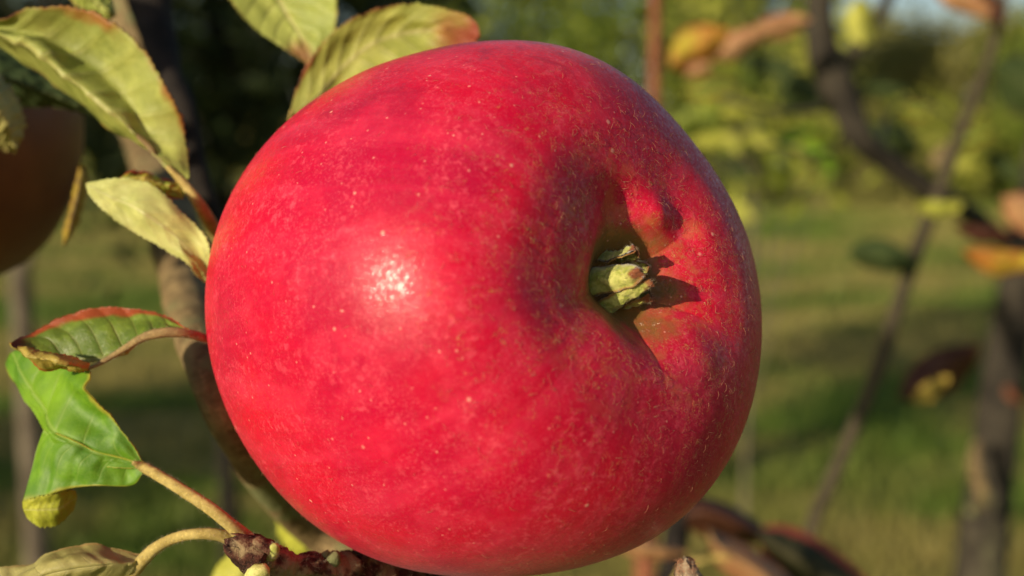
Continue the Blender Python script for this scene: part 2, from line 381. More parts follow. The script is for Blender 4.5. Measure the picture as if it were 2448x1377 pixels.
# short fine hairs lying on the skin round the eye
def fuzz(n, Rr, seed=1):
    rg = random.Random(seed); Vv = []; Fv = []
    Vs, _ = apple_geo(Rr, 90, 120); Vs = Vs.reshape(120, 90, 3)
    while len(Fv) < n*6:
        i = rg.randrange(12, 74); j = rg.randrange(90)
        p0 = Vector(Vs[i, j])+Vector((rg.uniform(-1, 1), rg.uniform(-1, 1), rg.uniform(-1, 1)))*0.0004
        rad = math.hypot(p0.x, p0.y)/Rr
        if rg.random() > math.exp(-((rad-.40)/.28)**2)*.9+.05: continue
        e1 = Vector(Vs[i+1, j])-Vector(Vs[i-1, j]); e2 = Vector(Vs[i, (j+1) % 90])-Vector(Vs[i, j-1])
        if e2.length < 1e-7: continue
        nn = e2.cross(e1).normalized()
        if nn.dot(p0) < 0 and rad > .3: nn = -nn
        if rad <= .3 and nn.z < 0: nn = -nn
        t = (e1.normalized()*rg.uniform(-1, 1)+e2.normalized()*rg.uniform(-1, 1)).normalized(); s = nn.cross(t)
        L = rg.uniform(.0005, .0014); w = rg.uniform(.000015, .00003); cv = rg.uniform(-.6, .6)
        base = Vector(Vs[i, j])+(p0-Vector(Vs[i, j])) - nn*(p0-Vector(Vs[i, j])).dot(nn)
        pts = [base-nn*.00005, base+t*L*.33+nn*L*.16, base+t*L*.66+s*L*.2*cv+nn*L*.22, base+t*L*.9+s*L*.5*cv+nn*L*.16]
        k = len(Vv)
        for q, pt in enumerate(pts):
            ww = w*(1-q*.25); Vv += [pt+s*ww, pt-s*ww*.6+nn*ww, pt-s*ww*.6-nn*ww]
        for q in range(3):
            for a_ in range(3):
                b_ = (a_+1) % 3; Fv.append((k+q*3+a_, k+q*3+b_, k+q*3+3+b_, k+q*3+3+a_))
    return Vv, Fv
fm = M('pale_hair'); FZ = fm.bsdf((.60, .30, .18), .6, None, .3, transl=.3)
V, Fc = fuzz(1900, R0); tag(mesh('down_hairs', V, Fc, FZ, ap), kind='stuff')

# second apple, in the shade on the left
ap2 = bpy.data.objects.new('apple', None); COL.objects.link(ap2); ap2['_local'] = 1
R2 = .030; c2 = P(-165, 325, .235)
ap2.location = c2; ap2.rotation_euler = (.25, .2, 1)
tag(ap2, 'shaded brownish apple behind the leaves at the left edge of the picture', 'apple')
V, Fc = apple_geo(R2, 120, 100, lobes=.3)
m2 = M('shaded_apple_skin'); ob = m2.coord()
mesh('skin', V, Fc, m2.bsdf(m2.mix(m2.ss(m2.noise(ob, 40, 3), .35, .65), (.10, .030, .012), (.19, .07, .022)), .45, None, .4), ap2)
tube('stalk', [(0, 0, -.02), (0, 0, -.032), (.003, 0, -.045)], [.0013, .0012, .0016], PETIOLE_R, ap2, n=12)

# ------------------------------------------------------------------ leaves
def loft(rails, nu=90, nv=44, mid=None, amp=.0004, nveins=9, teeth=0., nteeth=34, wav=.0, seed=0., thick=.00022, closed_ends=True, slant=.16):
    """rails: 3D polylines from one edge over the midrib to the other edge"""
    A = np.array([cr([tuple(q) for q in r], nu) for r in rails])        # (k, nu, 3)
    k = len(rails); mid = (k-1)/2 if mid is None else mid
    vv = np.linspace(-1, 1, nv); G = np.zeros((nu, nv, 3))
    par = np.array([(v+1)*mid if v < 0 else mid+v*(k-1-mid) for v in vv])
    for i in range(nu):
        col = A[:, i]
        q = np.vstack([2*col[0]-col[1], col, 2*col[-1]-col[-2]]) if k > 2 else col
        for j, s in enumerate(par):
            a = min(int(s), k-2); t = s-a; p0, p1, p2, p3 = q[a], q[a+1], q[a+2], q[a+3]
            G[i, j] = .5*((2*p1)+(-p0+p2)*t+(2*p0-5*p1+4*p2-p3)*t*t+(-p0+3*p1-3*p2+p3)*t**3)
    def nrm(G):
        du = np.gradient(G, axis=0); dv = np.gradient(G, axis=1); n_ = np.cross(du, dv)
        return n_/np.maximum(np.linalg.norm(n_, axis=2, keepdims=True), 1e-12), du, dv
    N, du, dv = nrm(G)
    for i in range(nu):
        u = i/(nu-1); fade = min(1, sin(pi*min(max(u, .0), 1))*2.2)
        for j, v in enumerate(vv):
            ph = (u-slant*abs(v))*nveins; r = abs((ph % 1)-.5)*2          # 0 on the vein
            d = -amp*(1-min(1, r*2.2))*(1-abs(v)*.5) + amp*1.4*mnoise.noise(Vector((u*9+seed, v*3, seed)))+wav*mnoise.noise(Vector((u*4+seed, v*1.3, seed+3)))
            d -= amp*1.2*max(0, 1-abs(v)/.08)
            G[i, j] += N[i, j]*d*fade
        if teeth:
            for j, sg in ((0, -1), (nv-1, 1), (1, -.4), (nv-2, .4)):
                e = dv[i, j]/max(np.linalg.norm(dv[i, j]), 1e-9)
                ph = (u*nteeth+.3*mnoise.noise(Vector((u*9, seed, 1)))) % 1
                G[i, j] += e*sg*teeth*(ph-.5+.5*mnoise.noise(Vector((u*22, seed, sg))))*fade
    N, _, _ = nrm(G)
    flip = float(np.mean(np.sum(N*(np.array(CAMPOS)-G), axis=2))) < 0
    B = G-N*thick*(-1 if flip else 1)
    V = np.vstack([G.reshape(-1, 3), B.reshape(-1, 3)]); o2 = nu*nv; Fs = []; fm_ = []
    for i in range(nu-1):
        for j in range(nv-1):
            q = (i*nv+j, (i+1)*nv+j, (i+1)*nv+j+1, i*nv+j+1)
            Fs.append(q[::-1] if flip else q); fm_.append(0); Fs.append(tuple(o2+x for x in (q if flip else q[::-1]))); fm_.append(1)
    for i in range(nu-1):
        for j in (0, nv-1): Fs.append((i*nv+j, (i+1)*nv+j, o2+(i+1)*nv+j, o2+i*nv+j)); fm_.append(1)
    for i in (0, nu-1):
        for j in range(nv-1): Fs.append((i*nv+j, i*nv+j+1, o2+i*nv+j+1, o2+i*nv+j)); fm_.append(1)
    U, Vv = np.meshgrid(np.linspace(0, 1, nu), (vv+1)/2, indexing='ij'); uv = np.stack([U.ravel(), Vv.ravel()], 1)
    return V, Fs, np.vstack([uv, uv]), fm_
def leaf(parent, rails, mats, label=None, petiole=None, pmat=None, midrib=0., name='leaf', **k):
    """rails in (px, py, depth)"""
    R3 = [[P(*q) for q in r] for r in rails]
    V, Fc, UV, fm_ = loft(R3, **k)
    lf = mesh(name, V, Fc, mats, parent, uv=UV, fmat=fm_)
    if label: lf['label'] = label
    if petiole:
        t = ptube('petiole', petiole, pmat or PETIOLE, None, seg=12, n=40, rough=.08, rs=900); t.parent = lf
        t.location = (0, 0, 0)
    if midrib:
        m_ = cr([tuple(x) for x in R3[len(R3)//2]], 30); n_ = 30
        t = tube('midrib', [tuple(x) for x in m_], list(np.linspace(midrib, midrib*.35, n_)), pmat or PETIOLE, None, seg=8, n=60); t.parent = lf
    return lf

L_YEL = leaf_mat('leaf_underside_yellow', (.26, .31, .055), (.44, .48, .11), (.36, .16, .03), .03, (.52, .50, .2), ns=22)
L_YELB = leaf_mat('leaf_brown_underside', (.16, .07, .02), (.30, .22, .07), (.12, .03, .01), .2, (.3, .2, .08), ns=22)
L_B = leaf_mat('leaf_pale_green', (.30, .37, .06), (.44, .48, .11), (.42, .30, .08), .04, (.55, .52, .22), spot=(.32, .10, .05), ns=14)
L_C = leaf_mat('leaf_yellow_red_rim', (.32, .35, .06), (.44, .45, .09), (.30, .08, .02), .06, (.5, .45, .18), ns=22, uedge=(.72, .92, (.33, .06, .02)))
L_D = leaf_mat('leaf_cream_underside', (.42, .47, .12), (.54, .56, .19), (.52, .44, .12), -.2, (.6, .58, .28), ns=26, veinw=.6, transl=.15)
L_DT = leaf_mat('leaf_orange_green', (.5, .28, .03), (.30, .42, .04), (.45, .06, .03), .25, (.5, .4, .1), ns=16)
L_E = leaf_mat('leaf_green_turning_red', (.09, .15, .015), (.22, .30, .035), (.33, .07, .02), .22, (.26, .26, .07), ns=20, rough=.42, uedge=(.86, .97, (.10, .02, .01)), transl=.12)
L_EB = leaf_mat('leaf_yellow_tip', (.42, .30, .05), (.50, .40, .08), (.4, .12, .02), .14, (.5, .45, .15), ns=26)
L_F = leaf_mat('leaf_bright_green', (.085, .23, .008), (.19, .37, .012), (.42, .40, .05), .03, (.28, .42, .08), ns=18, rough=.52, nv=6, transl=.25, bmp=.2)
L_FB = leaf_mat('leaf_yellow_green_back', (.38, .42, .03), (.46, .48, .05), (.40, .40, .05), .05, (.5, .5, .15), ns=24)
L_G = leaf_mat('leaf_olive_pale', (.36, .33, .10), (.50, .46, .17), (.36, .24, .08), .06, (.52, .48, .2), ns=34, veinw=.5)
L_BR = leaf_mat('leaf_brown', (.035, .010, .007), (.07, .022, .012), (.09, .03, .012), .2, (.14, .06, .03), ns=10)
L_TAN = leaf_mat('leaf_tan', (.40, .19, .09), (.55, .30, .15), (.28, .09, .04), .15, (.5, .35, .15), ns=14)
L_GRR = leaf_mat('leaf_green_red_edge', (.03, .035, .012), (.055, .05, .02), (.50, .09, .06), .30, (.12, .10, .05), ns=12, rough=.8)
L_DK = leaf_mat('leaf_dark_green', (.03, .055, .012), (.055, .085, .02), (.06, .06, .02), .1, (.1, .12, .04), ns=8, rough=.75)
L_OY = leaf_mat('leaf_orange_yellow', (.52, .46, .04), (.40, .14, .02), (.30, .07, .02), .16, (.6, .4, .08), ns=12)
L_YG = leaf_mat('leaf_lime', (.42, .44, .05), (.5, .5, .08), (.4, .4, .05), .05, (.5, .5, .15), ns=10)

base1 = Vector((-.25, .33, 0))
tree = empty('apple_tree', base1, 'close apple tree whose leafy spurs hold the big red apple', 'tree')

# A large folded leaf, upper left
dA = .178
leaf(tree, [[(-60, 40, dA), (0, 46, dA), (60, 20, dA), (150, 14, dA), (240, 34, dA), (310, 84, dA), (370, 160, dA), (414, 240, dA), (442, 315, dA+.002), (451, 380, dA+.002), (452, 425, dA)],
            [(-60, 60, dA+.002), (30, 70, dA+.002), (120, 95, dA+.003), (210, 150, dA+.004), (290, 220, dA+.004), (350, 300, dA+.003), (400, 370, dA+.001), (445, 432, dA)],
            [(-60, 70, dA), (0, 84, dA), (75, 112, dA), (150, 178, dA), (220, 232, dA), (290, 290, dA), (360, 362, dA), (440, 438, dA)],
            [(-60, 78, dA+.012), (0, 105, dA+.012), (60, 145, dA+.012), (120, 190, dA+.012), (190, 245, dA+.012), (262, 310, dA+.010), (330, 350, dA+.006), (438, 440, dA)]],
     [L_YEL, L_YELB], 'broad yellow-green leaf folded along its midrib, with a brown edge', mid=2, amp=.00042, nveins=9, teeth=.0006, nteeth=40, wav=.001, seed=1.3,
     petiole=[(400, 398, dA, 12), (440, 440, dA, 22), (470, 480, dA, 28), (492, 515, dA+.004, 32), (530, 580, dA+.015, 34)])
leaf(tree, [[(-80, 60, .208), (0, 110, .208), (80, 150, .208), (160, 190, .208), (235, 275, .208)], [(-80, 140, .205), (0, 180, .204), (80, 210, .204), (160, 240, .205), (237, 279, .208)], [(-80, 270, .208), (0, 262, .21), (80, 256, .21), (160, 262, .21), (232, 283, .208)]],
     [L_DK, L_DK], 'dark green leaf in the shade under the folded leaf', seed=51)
# small pale pieces above it
leaf(tree, [[(150, -40, .2), (170, 5, .2), (210, 30, .2), (250, 50, .2), (275, 40, .2)], [(180, -60, .198), (200, -20, .198), (235, 10, .198), (260, 30, .198), (277, 38, .2)], [(240, -80, .2), (258, -40, .2), (268, -5, .2), (274, 20, .2), (278, 36, .2)]],
     [L_B, L_B], 'small pale leaf at the top edge above the folded leaf', amp=.0003, teeth=.0006)
# B top centre
dB = .2
leaf(tree, [[(440, -130, dB), (500, -50, dB), (545, 0, dB), (600, 62, dB), (662, 104, dB), (740, 156, dB)],
            [(560, -160, dB), (620, -80, dB+.002), (655, -20, dB+.002), (690, 40, dB+.002), (720, 90, dB+.001), (744, 158, dB)],
            [(700, -170, dB), (770, -80, dB), (802, -10, dB), (810, 40, dB), (792, 95, dB), (748, 160, dB)]],
     [L_B, L_B], 'pale green leaf with a brown spot at the top of the picture', amp=.00025, wav=.001, seed=4.5, teeth=.0005, petiole=[(742, 150, dB, 12), (760, 200, dB+.01, 16), (800, 280, dB+.03, 20)])
# C arching behind the apple
dC = .192
leaf(tree, [[(695, 260, dC), (708, 215, dC), (738, 150, dC), (800, 72, dC), (900, 22, dC), (1000, 10, dC), (1085, 26, dC), (1135, 50, dC), (1148, 88, dC)],
            [(700, 270, dC), (760, 230, dC+.001), (820, 160, dC+.002), (900, 100, dC+.002), (990, 75, dC+.002), (1080, 75, dC+.001), (1140, 95, dC)],
            [(705, 280, dC), (800, 280, dC), (900, 240, dC), (980, 180, dC), (1060, 150, dC), (1140, 110, dC)]],
     [L_C, L_YELB], 'yellowing leaf arching behind the top of the apple, rim red-brown', amp=.00028, wav=.0012, seed=2, teeth=.0006, nteeth=50,
     petiole=[(698, 265, dC, 10), (690, 320, dC+.01, 14), (700, 400, dC+.03, 18)])
# D mid left, seen from beneath
dD = .172
leafD = leaf(tree, [[(204, 437, dD), (258, 428, dD), (330, 430, dD), (375, 448, dD), (430, 500, dD), (480, 552, dD), (506, 610, dD), (515, 690, dD+.006)],
            [(204, 440, dD), (262, 470, dD-.0005), (330, 500, dD-.001), (400, 550, dD-.001), (460, 610, dD), (512, 694, dD+.005)],
            [(204, 443, dD), (222, 478, dD), (300, 542, dD), (400, 600, dD), (460, 640, dD), (508, 698, dD+.006)]],
     [L_D, L_D], 'pale cream-green leaf showing its felted underside, half behind the apple', amp=.00016, wav=.001, seed=7, teeth=.0004, nteeth=34,
     petiole=[(508, 690, dD+.006, 10), (560, 740, dD+.02, 16), (600, 800, dD+.05, 20)])
leaf(leafD, [[(285, 425, dD+.004), (320, 414, dD+.006), (370, 418, dD+.008), (415, 432, dD+.008), (445, 462, dD+.006)],
            [(285, 430, dD+.004), (325, 428, dD+.004), (370, 436, dD+.004), (410, 450, dD+.005), (440, 470, dD+.006)],
            [(285, 436, dD+.005), (330, 445, dD+.006), (370, 460, dD+.006), (410, 474, dD+.006), (438, 476, dD+.006)]],
     [L_DT, L_DT], 'orange and green folded edge', name='folded_edge', amp=.0003, wav=.001, seed=9)
# E curled leaf
dE = .160
leafE = leaf(tree, [[(446, 786, dE), (400, 755, dE+.004), (330, 734, dE+.006), (260, 731, dE+.007), (190, 744, dE+.007), (110, 772, dE+.006), (62, 794, dE+.004), (26, 820, dE)],
            [(450, 790, dE), (400, 778, dE+.002), (330, 772, dE+.004), (260, 780, dE+.005), (190, 798, dE+.005), (120, 808, dE+.004), (60, 816, dE+.002), (26, 824, dE)],
            [(455, 796, dE), (400, 792, dE), (345, 803, dE), (290, 834, dE+.001), (240, 862, dE+.002), (170, 866, dE+.003), (90, 850, dE+.002), (30, 830, dE)]],
     [L_E, L_EB], 'dark green leaf curled upward, red along its top edge', mid=2, amp=.0003, wav=.0012, seed=11, teeth=.0003,
     petiole=[(560, 835, dE+.012, 22), (500, 812, dE+.004, 20), (440, 796, dE, 22), (385, 796, dE-.001, 24), (340, 808, dE-.001, 20), (290, 838, dE, 15), (240, 868, dE, 11), (205, 884, dE, 7)], pmat=PETIOLE_R)
leaf(leafE, [[(42, 826, dE-.003), (80, 828, dE-.004), (120, 838, dE-.004), (170, 850, dE-.003), (215, 868, dE-.001)],
            [(45, 835, dE-.005), (75, 852, dE-.006), (115, 864, dE-.006), (165, 874, dE-.005), (212, 880, dE-.001)],
            [(55, 850, dE-.002), (75, 868, dE-.002), (115, 881, dE-.002), (165, 887, dE-.002), (210, 885, dE-.001)]],
     [L_EB, L_EB], 'yellow curled-over tip', name='curled_tip', amp=.0001, wav=.0008, seed=13, teeth=.0004, nteeth=12)
# F bright green leaf
dF = .158
leafF = leaf(tree, [[(340, 1106, dF), (318, 1066, dF), (270, 1008, dF), (222, 955, dF), (203, 928, dF), (219, 902, dF+.001), (205, 872, dF+.004), (150, 850, dF+.006)],
            [(342, 1110, dF), (290, 1070, dF), (236, 1024, dF+.001), (190, 980, dF+.002), (160, 940, dF+.003), (140, 900, dF+.005), (110, 862, dF+.008), (70, 835, dF+.012)],
            [(344, 1114, dF), (288, 1097, dF), (225, 1080, dF), (180, 1058, dF), (140, 1040, dF+.001), (112, 1010, dF+.003), (70, 930, dF+.009), (28, 842, dF+.014)],
            [(343, 1120, dF), (280, 1118, dF), (215, 1108, dF+.001), (160, 1090, dF+.002), (120, 1066, dF+.003), (92, 1020, dF+.006), (48, 940, dF+.011), (12, 870, dF+.016)],
            ],
     [L_F, L_FB], 'glossy bright green leaf turning backward at left', mid=2, amp=.00022, nveins=6, wav=.0010, seed=15, teeth=.0002, petiole=[(318, 1106, dF-.0008, 9), (345, 1118, dF, 24), (420, 1162, dF-.004, 27), (500, 1214, dF-.006, 30), (550, 1254, dF-.006, 32), (600, 1300, dF-.004, 42), (625, 1335, dF-.002, 40)], slant=.1)
leaf(leafF, [[(344, 1112, dF), (288, 1096, dF), (225, 1079, dF), (180, 1057, dF), (140, 1040, dF+.001), (104, 1026, dF+.003)],
            [(344, 1118, dF), (290, 1118, dF), (225, 1112, dF), (165, 1095, dF), (120, 1080, dF+.001), (88, 1072, dF+.004)],
            [(343, 1126, dF), (300, 1148, dF), (230, 1146, dF), (160, 1140, dF), (110, 1130, dF+.001), (76, 1120, dF+.003)],
            [(340, 1134, dF), (312, 1162, dF), (232, 1160, dF), (168, 1168, dF), (105, 1186, dF), (53, 1200, dF+.001)]],
     [L_F, L_FB], 'lower half of the bright green leaf', name='blade_half', mid=0, amp=.00018, nveins=5, wav=.0010, seed=16, nu=70, slant=.1)
leaf(leafF, [[(53, 1198, dF+.001), (105, 1186, dF), (150, 1174, dF+.001), (180, 1172, dF+.003)],
            [(55, 1218, dF+.0015), (95, 1218, dF+.001), (142, 1214, dF+.0015), (184, 1190, dF+.0035)],
            [(64, 1238, dF+.002), (92, 1260, dF+.002), (136, 1256, dF+.003), (176, 1222, dF+.005)]],
     [L_FB, L_FB], 'yellow-green turned-down edge', name='turned_edge', amp=.00005, wav=.0005, seed=18, teeth=.0003, nteeth=12)
# G bottom left
dG = .158
leaf(tree, [[(352, 1322, dG), (330, 1325, dG), (262, 1309, dG), (180, 1304, dG), (112, 1320, dG), (70, 1348, dG), (0, 1360, dG), (-60, 1380, dG)],
            [(350, 1330, dG), (320, 1346, dG-.003), (262, 1350, dG-.005), (180, 1360, dG-.006), (112, 1375, dG-.006), (60, 1396, dG-.006), (0, 1410, dG-.004), (-60, 1420, dG)],
            [(348, 1340, dG), (320, 1380, dG), (262, 1400, dG), (180, 1430, dG), (112, 1450, dG), (60, 1460, dG), (0, 1465, dG), (-60, 1450, dG)]],
     [L_G, L_G], 'pale olive leaf at the bottom left corner', amp=.00022, nveins=7, wav=.001, seed=21, teeth=.0002,
     petiole=[(285, 1400, dG, 40), (330, 1352, dG-.001, 34), (375, 1308, dG-.003, 28), (430, 1283, dG-.005, 26), (490, 1276, dG-.006, 27), (545, 1286, dG-.005, 30), (590, 1320, dG-.003, 34)])
# H left edge, I hanging strip
leaf(tree, [[(-90, 150, .2), (-20, 170, .2), (20, 200, .2), (48, 250, .2), (60, 300, .2), (52, 330, .2), (38, 365, .2)],
            [(-90, 220, .19), (-40, 240, .19), (-10, 260, .19), (10, 290, .192), (20, 320, .195), (28, 340, .197), (37, 366, .2)],
            [(-90, 320, .2), (-60, 330, .2), (-30, 340, .2), (-8, 352, .2), (10, 358, .2), (22, 362, .2), (36, 367, .2)]],
     [L_G, L_G], 'olive toothed leaf tip cut by the left edge', amp=.0005, teeth=.0014, nteeth=14, seed=23)
leaf(tree, [[(190, 392, .215), (180, 430, .215), (165, 500, .215), (152, 550, .215), (150, 586, .215)],
            [(200, 395, .21), (194, 440, .21), (180, 500, .21), (168, 550, .21), (152, 588, .215)],
            [(205, 396, .225), (212, 440, .225), (204, 480, .225), (185, 540, .225), (156, 588, .215)]],
     [leaf_mat('leaf_ochre', (.42, .30, .04), (.5, .38, .06), (.3, .15, .03), .1, ns=14), L_YELB], 'narrow ochre leaf hanging edge-on below the shaded apple', amp=.0003, seed=25)

# branches of the near tree
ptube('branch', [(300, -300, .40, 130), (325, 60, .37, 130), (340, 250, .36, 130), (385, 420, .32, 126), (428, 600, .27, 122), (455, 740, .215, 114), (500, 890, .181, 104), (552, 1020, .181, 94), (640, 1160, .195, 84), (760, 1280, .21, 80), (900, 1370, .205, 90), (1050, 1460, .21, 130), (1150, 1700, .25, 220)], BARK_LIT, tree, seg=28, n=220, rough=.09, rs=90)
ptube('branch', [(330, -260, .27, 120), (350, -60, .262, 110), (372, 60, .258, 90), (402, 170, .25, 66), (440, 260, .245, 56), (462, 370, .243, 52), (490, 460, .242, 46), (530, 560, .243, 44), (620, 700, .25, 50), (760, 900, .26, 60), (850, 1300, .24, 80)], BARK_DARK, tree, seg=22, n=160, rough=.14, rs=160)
# the fruiting spur
SPD = .152
ptube('spur', [(590, 1324, SPD, 60), (640, 1334, SPD, 76), (700, 1354, SPD+.002, 62), (760, 1356, SPD+.004, 62), (830, 1362, SPD+.008, 86), (920, 1385, SPD+.014, 100), (1020, 1420, SPD+.02, 120), (1120, 1500, SPD+.03, 160)], SPUR, tree, seg=36, n=200, rough=.26, rs=520, ring=.10, ringn=26)
def bud(parent, tip, base, w, mat, d, scales=9, name='bud'):
    a, b = P(*tip), P(*base); ax = (a-b); Ln = ax.length; ax.normalize(); s1 = ax.cross(cdir(0, 0, 1)).normalized(); s2 = ax.cross(s1)
    gs = []
    core = [b+ax*Ln*t for t in (0, .25, .5, .75, .95)]
    gs.append(tube_geo(core, [w*.45, w*.47, w*.38, w*.22, w*.05], seg=14, n=20))
    for k in range(scales):
        th = k*2.4; st = .0+.55*k/scales; rr = w*.5*(1-st*.75)
        er = s1*cos(th)+s2*sin(th); et = ax.cross(er); V = []; F_ = []
        L_ = Ln*(.62-.15*st)
        for side in (0, 1):
            for i in range(7):
                u = i/6; wd = rr*1.0*(1-u**2.2)+w*.01
                for j in range(5):
                    v = (j-2)/2; an = v*wd/rr*.9
                    q = b+ax*(Ln*st+L_*u)+(er*cos(an)+et*sin(an))*(rr*(1-.55*u*u)*(1.04+.05*side)+w*.02)
                    V.append(q+Vector([mnoise.noise(q*900+Vector((s_, 0, 0))) for s_ in (0, 9, 5)])*w*.05)
        for i in range(6):
            for j in range(4):
                q = (i*5+j, i*5+j+1, (i+1)*5+j+1, (i+1)*5+j); F_ += [q, tuple(35+x for x in reversed(q))]
        for i in range(6):
            for j in (0, 4): F_.append((i*5+j, (i+1)*5+j, 35+(i+1)*5+j, 35+i*5+j))
        gs.append((V, F_))
    V, F_ = join(gs); return mesh(name, V, F_, mat, parent)
bud(tree, (534, 1290, SPD-.004), (622, 1336, SPD-.002), .0052, SPUR, SPD)
bud(tree, (600, 1278, SPD), (640, 1335, SPD+.001), .0036, SPUR, SPD, 6)
tube('bud', [P(645, 1330, SPD-.002), P(655, 1312, SPD-.003), P(660, 1300, SPD-.003)], [.0009, .0008, .0004], BUDM, tree, n=12, rough=.2, rs=900)
tube('bud', [P(600, 1400, SPD-.003), P(615, 1372, SPD-.005), P(640, 1360, SPD-.005)], [.0014, .0013, .0008], BUDM, tree, n=12, rough=.2, rs=900)
# lichen-grey knobs on the spur below the apple
for (a, b, w_) in [(800, 1326, 30), (778, 1322, 16)]:
    tube('knob', [P(a-14, b+22, SPD+.006), P(a, b+4, SPD+.004), P(a+6, b-6, SPD+.004)], [pw(w_, SPD)*.6, pw(w_, SPD)*.55, pw(w_, SPD)*.3], BARK_LIT, tree, n=18, rough=.45, rs=500)
# leaves behind and under the spur
leaf(tree, [[(640, 1180, .24), (655, 1230, .24), (670, 1290, .24), (700, 1350, .24), (720, 1420, .24)], [(680, 1190, .235), (710, 1240, .233), (730, 1300, .233), (750, 1360, .235), (740, 1420, .24)], [(690, 1190, .24), (760, 1250, .24), (790, 1310, .24), (790, 1370, .24), (750, 1425, .24)]],
     [L_YG, L_B], 'blurred lime-yellow leaf behind the spur under the apple', seed=31)
leaf(tree, [[(500, 1400, .22), (515, 1360, .22), (540, 1330, .22), (580, 1310, .22)], [(560, 1420, .217), (570, 1380, .217), (585, 1345, .217), (600, 1320, .22)], [(640, 1430, .22), (640, 1390, .22), (630, 1350, .22), (610, 1325, .22)]],
     [L_YG, L_YG], 'lime leaf tip under the dark bud', seed=32, nu=40, nv=20)

def hairs_on(o, n, L, parent, mat, w=.00002, seed=3, sel=None, bend=.3, lie=.5):
    me = o.data; rg = random.Random(seed); vs = [v for v in me.vertices if sel is None or sel(v.co+(o.location if o.parent and not o.parent.get('_local') else Vector()))]
    base = o.location.copy() if (o.parent and o.parent.type == 'EMPTY' and not o.parent.get('_local')) else Vector()
    V = []; F_ = []
    for _ in range(n):
        v = rg.choice(vs); nn = v.normal.normalized(); t = Vector((rg.uniform(-1, 1), rg.uniform(-1, 1), rg.uniform(-1, 1))); t = (t-nn*t.dot(nn)).normalized(); s_ = nn.cross(t)
        q = v.co+t*rg.uniform(-1, 1)*.0002+s_*rg.uniform(-1, 1)*.0002; l = L*rg.uniform(.5, 1.3); d = (nn*(1-lie)+t*lie).normalized(); k = len(V)
        m1 = q+d*l*.5; e_ = m1+(d+s_*rg.uniform(-1, 1)*bend*2-nn*bend*.5).normalized()*l*.5
        V += [q+s_*w, q-s_*w, q+t*w, m1+s_*w*.8, m1-s_*w*.8, m1+t*w*.8, e_]
        F_ += [(k, k+1, k+4, k+3), (k+1, k+2, k+5, k+4), (k+2, k, k+3, k+5), (k+3, k+4, k+6), (k+4, k+5, k+6), (k+5, k+3, k+6)]
    h = mesh('hairs', V, F_, mat, None); h.parent = parent
    if parent == o: pass
    else: h.location = base if parent.type != 'EMPTY' else o.location
    return tag(h, kind='stuff')
wm = M('grey_wool'); WOOL = wm.bsdf((.55, .48, .34), .8, None, .2, transl=.3)
for o in list(tree.children):
    if o.name.startswith('spur'): hairs_on(o, 1500, .0009, o, WOOL, seed=4, w=.000016)
    elif o.name.startswith('bud') and 'knob' not in o.name: hairs_on(o, 220, .0006, o, WOOL, seed=6, w=.000014)
for o in [x for x in bpy.data.objects if x.name.startswith('petiole')]:
    if o.parent.get('label', '').split(' ')[0] in ('glossy', 'pale', 'dark'):
        hairs_on(o, 900, .0006, o.parent, WOOL, seed=8, w=.000012)
for o in list(ap.children):
    if o.name.startswith('sepal'): hairs_on(o, 260, .0006, o, WOOL, seed=9, w=.000012)
# bottom right group of leaves and the woolly stub
dR = .42
tw = ptube('twig', [(1100, 1560, .2, 120), (1400, 1500, .19, 70), (1560, 1440, .175, 50), (1625, 1400, .165, 44), (1640, 1370, .16, 42), (1644, 1345, .158, 36)], BARK_TWIG, tree, seg=18, n=60, rough=.12, rs=400)
b_ = bud(tree, (1640, 1332, .157), (1646, 1395, .158), .0040, bark_mat('woolly_bud', (.22, .13, .09), (.5, .4, .28), None, 700), .16, 8)
hv, hf = [], []
rg = random.Random(5)
for k in range(420):
    c0 = P(1640+rg.uniform(-22, 26), rg.uniform(1338, 1400), .157+rg.uniform(-.001, .0016)); dirv = (cdir(rg.uniform(-1, 1), rg.uniform(-.2, 1), rg.uniform(-.2, 1))).normalized()
    s_ = dirv.cross(cdir(0, 0, 1)).normalized()*.00003; e_ = dirv.cross(s_).normalized()*.00003; k0 = len(hv); L_ = rg.uniform(.0005, .0013)
    hv += [c0+s_, c0-s_, c0+e_, c0+dirv*L_]; hf += [(k0, k0+1, k0+3), (k0+1, k0+2, k0+3), (k0+2, k0, k0+3)]
tag(mesh('wool', hv, hf, FZ, tree), kind='stuff')
ptube('twig', [(1300, 1700, .40, 60), (1540, 1480, .41, 40), (1600, 1380, .42, 50), (1620, 1270, .43, 60), (1660, 1180, .43, 30)], BARK_DARK, tree, seg=14, n=50, rough=.15, rs=200)
leaf(tree, [[(1640, 1200, dR), (1680, 1190, dR), (1740, 1205, dR), (1800, 1240, dR), (1860, 1290, dR)], [(1640, 1230, dR-.006), (1690, 1225, dR-.01), (1740, 1240, dR-.01), (1790, 1265, dR-.008), (1860, 1300, dR)], [(1640, 1260, dR), (1700, 1290, dR), (1750, 1300, dR), (1800, 1300, dR), (1860, 1310, dR)]],
     [L_BR, L_BR], 'dark brown withered leaf right of the apple bottom', seed=41)
leaf(tree, [[(1480, 1282, .38), (1530, 1290, .38), (1590, 1305, .38), (1645, 1318, .38)], [(1480, 1300, .376), (1530, 1308, .376), (1590, 1318, .376), (1645, 1322, .38)], [(1480, 1320, .38), (1530, 1335, .38), (1590, 1336, .38), (1645, 1326, .38)]],
     [L_TAN, L_BR], 'narrow tan leaf edge just below the apple', seed=42, nu=40, nv=20)
